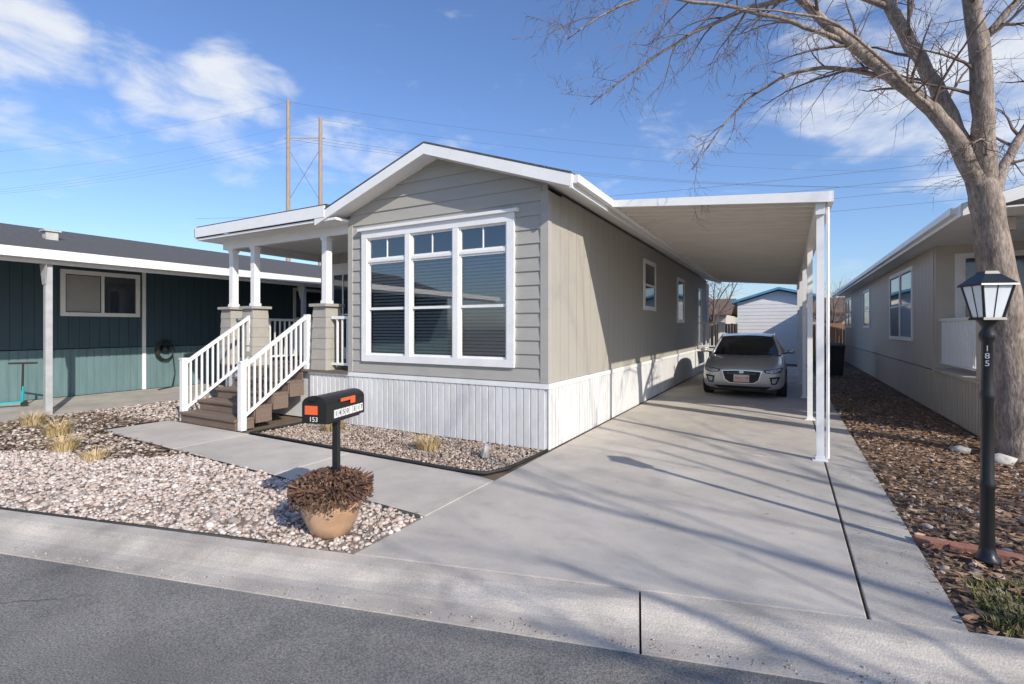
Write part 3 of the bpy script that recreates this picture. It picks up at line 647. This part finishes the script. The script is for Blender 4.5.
def baretree(name,x,y,h,seed,kids=(9,7,5),mx=3,mat=None,r=.2):
    random.seed(seed); mb=MB(); p=Vector((x,y,-.05))
    pts=[p,p+Vector((.05,0,h*.15)),p+Vector((.0,.1,h*.3))]; mb.tube(pts,[r*1.3,r,r*.85],10)
    for k in range(6):
        a=k*1.05+random.random(); d=Vector((math.cos(a)*.6,math.sin(a)*.6,.9))
        branch(mb,pts[-1]-Vector((0,0,random.uniform(0,.3))),d,h*.62,r*.5,0,mx,.02,kids,.7)
    return mb.obj(name,mat or M_twig)
baretree('bare_tree',13.0,-.3,10.5,3,r=.24,kids=(8,6,4))
baretree('bare_tree',9.2,.6,7.2,17,r=.19,kids=(6,4,3))
baretree('distant_tree',-4.5,36,6,21,mx=2,kids=(9,9,5))
baretree('distant_tree',2.6,38,4.5,22,mx=2,kids=(9,9,5))
baretree('distant_tree',-9,50,9,24,mx=2,kids=(9,9,5))
random.seed(99)
bo=[]
for (x,y,s_) in [(2.2,7.9,.12),(2.6,7.7,.10),(1.95,8.35,.09),(2.75,7.4,.09),(2.0,6.4,.07),(1.75,5.6,.06)]:
    m=MB(); m.quadmesh([((a*1.3*(1+random.uniform(-.2,.2)))*s_+x,b*s_*(1+random.uniform(-.2,.2))+y,c*s_*.7+s_*.3) for a,b,c in ICV],ICF); bo.append(m.obj('boulder',M_rock,smooth=True,))
m=MB(); m.quadmesh([((a*.7*(1+random.uniform(-.25,.25)))*.07-3.25,b*.07+5.15,c*.12+.07+random.uniform(-.02,.02)) for a,b,c in ICV],ICF); m.obj('garden_stone',M_rock)
# ---------------------------------------------------------------- lamp post
LX,LY=1.19,4.50; lp=[]
m=MB(); m.lathe([(.070,0),(.070,.04),(.050,.06),(.040,.12),(.038,.5),(.044,.52),(.044,.55),(.036,.57),(.034,1.1),(.040,1.12),(.040,1.15),(.033,1.18),(.031,1.50),(.045,1.53),(.045,1.56),(.028,1.60),(.05,1.64),(.068,1.665)],(LX,LY,0),20)
lp.append(m.obj('post',M_black,smooth=True))
m=MB(); z0,z1=1.67,1.885; w0,w1=.055,.092
rot=Matrix.Translation((LX,LY,0))@Matrix.Rotation(math.radians(20),4,'Z')
def lc(x,y,z): return tuple(rot@Vector((x,y,z)))
m.hull([lc(a*w0,b*w0,z0) for a,b in((-1,-1),(1,-1),(1,1),(-1,1))],[lc(a*w1,b*w1,z1) for a,b in((-1,-1),(1,-1),(1,1),(-1,1))]); lp.append(m.obj('lantern_panes',M_frost))
m=MB()
for a,b in((-1,-1),(1,-1),(1,1),(-1,1)): m.tube([lc(a*w0,b*w0,z0),lc(a*w1,b*w1,z1)],[.008,.008],6)
for a,b in((-1,0),(1,0),(0,1),(0,-1)): m.tube([lc(a*w0*1.02,b*w0*1.02,z0),lc(a*w1*1.02,b*w1*1.02,z1)],[.003,.003],5)
def sqr(w,z): return [lc(a*w,b*w,z) for a,b in((-1,-1),(1,-1),(1,1),(-1,1))]
m.hull(sqr(.07,1.655),sqr(.066,1.672)); m.hull(sqr(.112,1.885),sqr(.109,1.897)); m.hull(sqr(.109,1.897),sqr(.046,1.965)); m.hull(sqr(.046,1.965),sqr(.038,1.985)); 
lp.append(m.obj('lantern_frame',M_black))
def text(s_,size,loc,rotm,mat,name,ext=.001):
    cu=bpy.data.curves.new(name,'FONT'); cu.body=s_; cu.size=size; cu.extrude=ext; cu.align_x='CENTER'; cu.align_y='CENTER'
    o=bpy.data.objects.new(name,cu); COL.objects.link(o); o.matrix_world=Matrix.Translation(loc)@rotm; cu.materials.append(mat)
    bpy.context.view_layer.update(); me=bpy.data.meshes.new_from_object(o); me.transform(o.matrix_world); bpy.data.objects.remove(o)
    n=bpy.data.objects.new(name,me); COL.objects.link(n); return n
def facing(n):
    n=Vector(n).normalized(); up=Vector((0,0,1)); x=up.cross(n).normalized(); return Matrix((x,up,n)).transposed().to_4x4()
tc=Vector((-LX,-LY,0)).normalized()
for i,ch in enumerate('185'): lp.append(text(ch,.055,Vector((LX,LY,1.46-i*.05))+tc*.037,facing(tc),M_label,'number'))
group('lamp_post',lp,(LX,LY,0))
m=MB()
for i in range(7):
    mm=Matrix.Translation((LX-.25+.21*i*.9,LY+.22-.02*i,-.02))@Matrix.Rotation(random.uniform(-.1,.1),4,'Z'); m.box(-.1,.1,-.05,.05,-.01,.05,mm)
m.obj('brick_edging',M_brick,bevel=.005)
# ---------------------------------------------------------------- planter & mailbox
PX,PY=-3.12,2.68
pp=[]
m=MB(); m.lathe([(.13,0),(.15,.01),(.19,.10),(.225,.2),(.235,.25),(.225,.27),(.25,.28),(.255,.30),(.245,.315),(.22,.315),(.21,.27),(.0,.27)],(PX,PY,0),36); pp.append(m.obj('pot',M_terra,smooth=True))
m=MB()
for i in range(2600):
    a=random.uniform(0,6.28); r=.31*math.sqrt(random.random()); x=PX+r*math.cos(a);y=PY+r*math.sin(a); z=.34+.12*(1-(r/.32)**2)+random.uniform(-.04,.04)-(.10*random.random() if r>.23 else 0)
    v=rv()*.018; w=rv()*.012; w2=rv()*.010; p=Vector((x,y,z)); m.quadmesh([p-v,p+w,p+v,p-w+w2],[(0,1,2,3)])
for i in range(300):
    a=random.uniform(0,6.28); p=Vector((PX+.2*math.cos(a),PY+.2*math.sin(a),.37)); q=p+Vector((math.cos(a)*.12,math.sin(a)*.12,random.uniform(-.09,.06))); m.tube([p,q],[.006,.004],3)
pp.append(m.obj('dried_succulents',M_dead)); group('planter_pot',pp,(PX,PY,0))
mbx=[]; FD=-NN
Mx=Matrix.Translation((PX+.03,PY+.02,0))@Matrix((U,NN,Vector((0,0,1)))).transposed().to_4x4()
def L_(x,y,z): return Mx@Vector((x,y,z))
m=MB(); m.box(-.022,.022,-.022,.022,.3,.89,Mx); m.box(-.07,.07,-.20,.22,.885,.903,Mx)
mbx.append(m.obj('post',M_black))
def arch(w,h0,h1,n=12): return [(-w,h0),(w,h0)]+[(w*math.cos(math.pi*k/n),h1+w*.62*math.sin(math.pi*k/n)) for k in range(n+1)]
m=MB(); A=arch(.095,.903,1.04); m.hull([L_(x,-.25,z) for x,z in A],[L_(x,.25,z) for x,z in A]); A2=arch(.102,.899,1.04)
m.hull([L_(x,-.275,z) for x,z in A2],[L_(x,-.2501,z) for x,z in A2]); m.box(-.02,.02,-.30,-.2755,1.07,1.09,Mx); mbx.append(m.obj('box',M_black))
m=MB(); m.box(.104,.112,-.10,.09,1.040,1.065,Mx); m.box(.104,.112,.03,.09,1.01,1.04,Mx); mbx.append(m.obj('flag',M_red))
m=MB(); m.box(-.075,.03,-.280,-.2755,.965,1.03,Mx); mbx.append(m.obj('flag_sticker',M_red))
m=MB()
for i in range(8): m.box(.0955,.0985,-.17+.05*i,-.128+.05*i,.925,.985,Mx)
mbx.append(m.obj('number_tiles',M_label))
for i,ch in enumerate('1450 E17'):
    if ch!=' ': mbx.append(text(ch,.05,Mx@Vector((.0995,-.149+.05*i,.955)),facing(U),M_blackm,'number'))
mbx.append(text('153',.05,Mx@Vector((0,-.282,.93)),facing(FD),M_label,'number'))
group('mailbox',mbx,(PX,PY,0))
# ---------------------------------------------------------------- car
CX,CYY=-.90,12.25; cparts=[]
secs=[(0.0,.52,.34,.62),(.03,.70,.24,.69),(.12,.82,.19,.745),(.32,.875,.17,.81),(.7,.895,.17,.88),(1.1,.90,.18,.945),(1.6,.90,.19,.965),(2.4,.90,.19,.985),(3.3,.895,.19,1.01),(3.9,.87,.22,1.02),(4.2,.80,.28,.98),(4.33,.68,.34,.88)]
vs=[];fs=[]
def half(w,b,h): return [(0,b),(w*.6,b),(w*.93,b+.03),(w,b+(h-b)*.35),(w*.985,b+(h-b)*.7),(w*.94,h-.04),(w*.80,h),(w*.4,h+.03),(0,h+.035)]
for (y,w,b,h) in secs:
    H=half(w,b,h); full=H+[(-x,z) for x,z in H[-2:0:-1]]
    vs+=[(x,y,z) for x,z in full]; ring=len(full)
for i in range(len(secs)-1):
    for k in range(ring):
        k2=(k+1)%ring; fs.append((i*ring+k,i*ring+k2,(i+1)*ring+k2,(i+1)*ring+k))
fs.append(tuple(range(ring))[::-1]); fs.append(tuple((len(secs)-1)*ring+k for k in range(ring)))
m=MB(); m.quadmesh([(x+CX,y+CYY,z) for x,y,z in vs],fs); body=m.obj('body',M_silver,smooth=True)
bmm=bmesh.new(); bmm.from_mesh(body.data); bmesh.ops.recalc_face_normals(bmm,faces=bmm.faces); bmm.to_mesh(body.data); bmm.free()
sd=body.modifiers.new('sub','SUBSURF'); sd.levels=2; sd.render_levels=2
cparts.append(body)
bpy.context.view_layer.update(); dg=bpy.context.evaluated_depsgraph_get(); BV=BVHTree.FromObject(body,dg)
def decal(name,poly,mat,off=.006,mirror=False):
    for mi in ((1,-1) if mirror else (1,)):
        b=bmesh.new(); 
        vv=[b.verts.new((CX+x*mi,CYY-1,z)) for x,z in poly]
        b.faces.new(vv); bmesh.ops.triangulate(b,faces=b.faces[:])
        for _ in range(3): bmesh.ops.subdivide_edges(b,edges=b.edges[:],cuts=1,use_grid_fill=True)
        for v in b.verts:
            h=BV.ray_cast(v.co,Vector((0,1,0)))
            if h[0] is not None: v.co=h[0]-Vector((0,off,0))
            else: v.co=v.co+Vector((0,1.15,0))
        bmesh.ops.recalc_face_normals(b,faces=b.faces[:])
        me=bpy.data.meshes.new(name); b.to_mesh(me); b.free(); me.materials.append(mat); o=bpy.data.objects.new(name,me); COL.objects.link(o)
        me.polygons.foreach_set('use_smooth',[True]*len(me.polygons)); cparts.append(o)
decal('grille_surround',[(-.42,.63),(-.36,.42),(-.25,.345),(.25,.345),(.36,.42),(.42,.63),(.2,.645),(-.2,.645)],M_chrome,.006)
decal('grille',[(-.395,.615),(-.34,.43),(-.24,.365),(.24,.365),(.34,.43),(.395,.615),(.18,.63),(-.18,.63)],M_blackm,.012)
decal('headlight',[(.44,.655),(.47,.60),(.62,.575),(.78,.615),(.84,.715),(.68,.70)],M_blackm,.006,mirror=True)
decal('headlight_lens',[(.48,.642),(.50,.61),(.61,.59),(.75,.63),(.81,.70),(.68,.688)],M_lampg,.012,mirror=True)
decal('lower_intake',[(-.60,.29),(-.48,.215),(.48,.215),(.60,.29)],M_blackm,.006)
decal('fog_lamp_recess',[(.56,.50),(.60,.34),(.70,.35),(.78,.53)],M_blackm,.006,mirror=True)
decal('fog_lamp',[(.61,.47),(.62,.38),(.68,.38),(.72,.48)],M_lampg,.012,mirror=True)
decal('badge',[(-.05,.60),(-.035,.575),(.035,.575),(.05,.60),(.035,.622),(-.035,.622)],M_chrome,.018)
m=MB()
for x in (-.55,.55): m.tube([(CX+x,CYY+.25,.855),(CX+x*1.15,CYY+.9,.965)],[.004,.004],4)
cparts.append(m.obj('bonnet_creases',M_silver))
m=MB(); m.box(CX-.16,CX+.16,CYY-.035,CYY-.018,.385,.545); cparts.append(m.obj('plate_frame',M_label))
m=MB(); m.box(CX-.148,CX+.148,CYY-.039,CYY-.0355,.395,.50); cparts.append(m.obj('licence_plate',M_plate))
m=MB()
for k in (.56,.59,): m.tube([(CX-.30,CYY-.014,k),(CX+.30,CYY-.014,k)],[.004,.004],6)
cparts.append(m.obj('grille_bars',M_chrome))
def surf(name,fn,nu,nv,mat,off=0):
    m=MB(); vs=[];fs=[]
    for j in range(nv+1):
        for i in range(nu+1):
            x,y,z=fn(i/nu,j/nv); vs.append((CX+x,CYY+y,z))
    for j in range(nv):
        for i in range(nu): a=j*(nu+1)+i; fs.append((a,a+1,a+nu+2,a+nu+1))
    m.quadmesh(vs,fs); o=m.obj(name,mat,smooth=True); cparts.append(o); return o
def lerp(a,b,t): return tuple(a[k]*(1-t)+b[k]*t for k in range(3))
def wsh(u,v):
    s_=2*u-1; bt=(.75*s_,.93+.30*s_*s_,.965-.02*s_*s_); tpx=(.59*s_,1.72+.12*s_*s_,1.415-.035*s_*s_); x,y,z=lerp(bt,tpx,v); return x,y-.03*math.sin(v*math.pi),z+.02*math.sin(v*math.pi)
surf('windscreen',wsh,12,6,M_wind)
roofz=[(1.72,1.415,.59),(2.1,1.455,.61),(2.6,1.467,.615),(3.2,1.45,.605),(3.7,1.40,.57),(4.0,1.33,.54)]
def roofp(u,v):
    s_=2*u-1; t=v*(len(roofz)-1); i=min(int(t),len(roofz)-2); f=t-i; a,b=roofz[i],roofz[i+1]
    y=a[0]*(1-f)+b[0]*f; z=a[1]*(1-f)+b[1]*f; w=a[2]*(1-f)+b[2]*f
    return w*s_,y+.12*s_*s_*(1-v),z-.035*s_*s_
surf('roof',roofp,12,15,M_silver)
def rear(u,v):
    s_=2*u-1; return lerp((.54*s_,4.0,1.33-.035*s_*s_),(.72*s_,4.28,1.0),v)
surf('rear_window',rear,8,4,M_wind)
for sg in (1,-1):
    def sidew(u,v,sg=sg):
        x,y,z=roofp(1,u); bx=.75+.10*math.sin(min(1,u*1.4)*math.pi/2)-.1*max(0,u-.8)*5*.9
        y0=1.23+u*(4.28-1.23); return lerp((sg*x,y,z),(sg*bx,y0,.97+.03*u),v)
    surf('side_window',sidew,14,4,M_wind)
    m=MB(); pts=[wsh(1 if sg>0 else 0,v/6) for v in range(7)]+[((1 if sg>0 else -1)*abs(roofp(1,v/10)[0]),roofp(1,v/10)[1],roofp(1,v/10)[2]) for v in range(1,11)]
    m.tube([(CX+x,CYY+y,z) for x,y,z in pts],[.032]*len(pts),8); cparts.append(m.obj('pillar',M_silver,smooth=True))
    m=MB(); c=Vector((CX+sg*.99,CYY+1.42,1.03))
    m.quadmesh([(c.x+a*.11,c.y+bb*.07,c.z+cc*.075) for a,bb,cc in ICV],ICF); o=m.obj('wing_mirror',M_silver,smooth=True); o.modifiers.new('s','SUBSURF').levels=1; cparts.append(o)
    m=MB(); m.beam((CX+sg*.80,CYY+1.44,.98),(CX+sg*.93,CYY+1.42,1.0),.06,.03); cparts.append(m.obj('mirror_arm',M_blackm))
    for wy in (.87,3.5):
        cx=CX+sg*.79; m=MB(); m.tube([(cx-.11,CYY+wy,.32),(cx-.095,CYY+wy,.32),(cx+.095,CYY+wy,.32),(cx+.11,CYY+wy,.32)],[.29,.32,.32,.29],28); cparts.append(m.obj('tyre',M_tire))
        m=MB(); m.tube([(cx+sg*.105,CYY+wy,.32),(cx+sg*.118,CYY+wy,.32)],[.21,.20],20); cparts.append(m.obj('wheel_rim',M_chrome))
m=MB(); m.tube([(CX-.50,CYY+.90,.985),(CX+.1,CYY+.93,.995)],[.008,.006],5); m.tube([(CX+.1,CYY+.89,.985),(CX+.6,CYY+1.02,.985)],[.008,.006],5); cparts.append(m.obj('wipers',M_blackm))
m=MB(); m.box(CX-.7,CX+.7,CYY+.25,CYY+4.0,.14,.24); cparts.append(m.obj('underbody',M_blackm))
group('parked_car',cparts,(CX,CYY+2,0))
# ---------------------------------------------------------------- power poles & wires
def dirp(px,py): 
    t=(px-512)/492; return Vector((t*math.cos(TH)-math.sin(TH),t*math.sin(TH)+math.cos(TH),(328-py)/492)).normalized()
pA=Vector((-49.5,36.4,0)); pB=Vector((-46.3,38.2,0)); hA,hB=27.5,25.5
m=MB(); m.tube([pA,pA+Vector((0,0,hA))],[.28,.19],10); m.tube([pB,pB+Vector((0,0,hB))],[.28,.19],10)
m.beam(pA+Vector((-.4,-.25,23.2)),pB+Vector((.4,.25,23.2)),.07,.09)
ws=m.obj('poles_and_crossarm',M_wood)
m=MB(); m.tube([pA+Vector((0,0,22)),pB+Vector((0,0,16))],[.03,.03],5); m.tube([pB+Vector((0,0,22)),pA+Vector((0,0,16))],[.03,.03],5)
br=m.obj('bracing',M_wire); group('utility_pole',[ws,br],tuple(pA))
m=MB()
def wire(a,b,sag,r=.014):
    a=Vector(a);b=Vector(b); pts=[a.lerp(b,i/24)-Vector((0,0,4*sag*(i/24)*(1-i/24))) for i in range(25)]; m.tube(pts,[r]*25,4)
mid=(pA+pB)/2; axis=(pB-pA).normalized()
for p,z in ((pA,hA-.2),(pB,hB-.2),(pA-axis*.4,23.1),(mid,23.1),(pB+axis*.4,23.1)):
    s_=Vector((p.x,p.y,z)); wire(s_,s_+Vector((120,95,8)),6); wire(s_,s_+Vector((-90,-60,-3)),7,.008)
for z,o_ in ((17.5,0),(16.5,1.5),(15.7,3),(14.6,4.5)): wire((-75,40+o_,z),(60,75+o_,z+4),2.5,.016)
m.obj('power_lines',M_wire)
# ---------------------------------------------------------------- world, sun, camera
el=math.radians(30); az=math.radians(-25); sv=Vector((math.cos(az)*math.cos(el),math.sin(az)*math.cos(el),math.sin(el)))
w=bpy.data.worlds.new('World'); sc.world=w; w.use_nodes=True; N,L=w.node_tree.nodes,w.node_tree.links
bg=N['Background']; bg.inputs['Strength'].default_value=.15
sky=N.new('ShaderNodeTexSky'); sky.sky_type='NISHITA'; sky.sun_disc=False; sky.sun_elevation=el; sky.sun_rotation=math.radians(115); sky.air_density=1.1; sky.dust_density=.8; sky.ozone_density=2.6
hs=N.new('ShaderNodeMix'); hs.data_type='RGBA'; hs.blend_type='MULTIPLY'; hs.inputs[0].default_value=1; hs.inputs[7].default_value=(.86,.97,1.22,1); L.new(sky.outputs[0],hs.inputs[6])
tcn=N.new('ShaderNodeTexCoord'); gen=tcn.outputs['Generated']
mp2=N.new('ShaderNodeMapping'); mp2.inputs['Scale'].default_value=(1.0,1.0,2.6); mp2.inputs['Rotation'].default_value=(.0,.25,.3); L.new(gen,mp2.inputs['Vector'])
nz=N.new('ShaderNodeTexNoise'); nz.inputs['Scale'].default_value=8.5; nz.inputs['Detail'].default_value=11; nz.inputs['Roughness'].default_value=.56; nz.inputs['Distortion'].default_value=.3; L.new(mp2.outputs[0],nz.inputs['Vector'])
def math_(op,a,b=None,clamp=False):
    n=N.new('ShaderNodeMath'); n.operation=op; n.use_clamp=clamp
    for i,v in enumerate((a,b)):
        if v is None: continue
        if isinstance(v,(int,float)): n.inputs[i].default_value=v
        else: L.new(v,n.inputs[i])
    return n.outputs[0]
tot=None
for (cx,cy,ang,st) in [(12,28,4.5,.95),(48,52,3.2,.6),(165,100,3.5,.8),(215,96,4.5,1.0),(260,100,3.5,.8),(130,58,3,.5),(75,145,4,.45),(235,150,4,.6),(310,150,4,.6),(370,148,4.5,.7),(455,130,2.5,.5),(4,100,3,.6),(870,55,8,.75),(960,90,8,.85),(1010,120,8,.7),(820,90,6,.4),(700,150,8,.2),(600,260,10,.2)]:
    dn=N.new('ShaderNodeVectorMath'); dn.operation='DOT_PRODUCT'; L.new(gen,dn.inputs[0]); dn.inputs[1].default_value=dirp(cx,cy)
    mr=N.new('ShaderNodeMapRange'); mr.interpolation_type='SMOOTHSTEP'; mr.inputs['From Min'].default_value=math.cos(math.radians(ang*1.35)); mr.inputs['From Max'].default_value=1; mr.inputs['To Max'].default_value=st
    L.new(dn.outputs['Value'],mr.inputs['Value']); tot=mr.outputs[0] if tot is None else math_('MAXIMUM',tot,mr.outputs[0])
c_=math_('MULTIPLY_ADD',tot,.42); N_=c_.node; L.new(nz.outputs['Fac'],N_.inputs[2])
mr=N.new('ShaderNodeMapRange'); mr.interpolation_type='SMOOTHSTEP'; mr.inputs['From Min'].default_value=.60; mr.inputs['From Max'].default_value=1.05; mr.inputs['To Max'].default_value=.88; L.new(c_,mr.inputs['Value'])
mx=N.new('ShaderNodeMix'); mx.data_type='RGBA'; L.new(mr.outputs[0],mx.inputs[0]); L.new(hs.outputs[2],mx.inputs[6]); mx.inputs[7].default_value=(6.0,6.15,6.4,1)
L.new(mx.outputs[2],bg.inputs['Color'])
sl=bpy.data.lights.new('sun','SUN'); sl.energy=5.0; sl.angle=math.radians(.5); sl.color=(1,.935,.83)
so=bpy.data.objects.new('sun',sl); COL.objects.link(so); so.rotation_euler=sv.to_track_quat('Z','Y').to_euler(); so.location=(10,-5,12)
cam=bpy.data.cameras.new('camera'); cam.sensor_width=36; cam.lens=492/1024*36; cam.shift_y=-14/1024; cam.clip_end=1500
co=bpy.data.objects.new('camera',cam); COL.objects.link(co); co.location=(0,0,1.6); co.rotation_euler=(math.radians(90),0,TH); sc.camera=co
sc.view_settings.view_transform='Standard'; sc.view_settings.look='None'; sc.view_settings.exposure=0
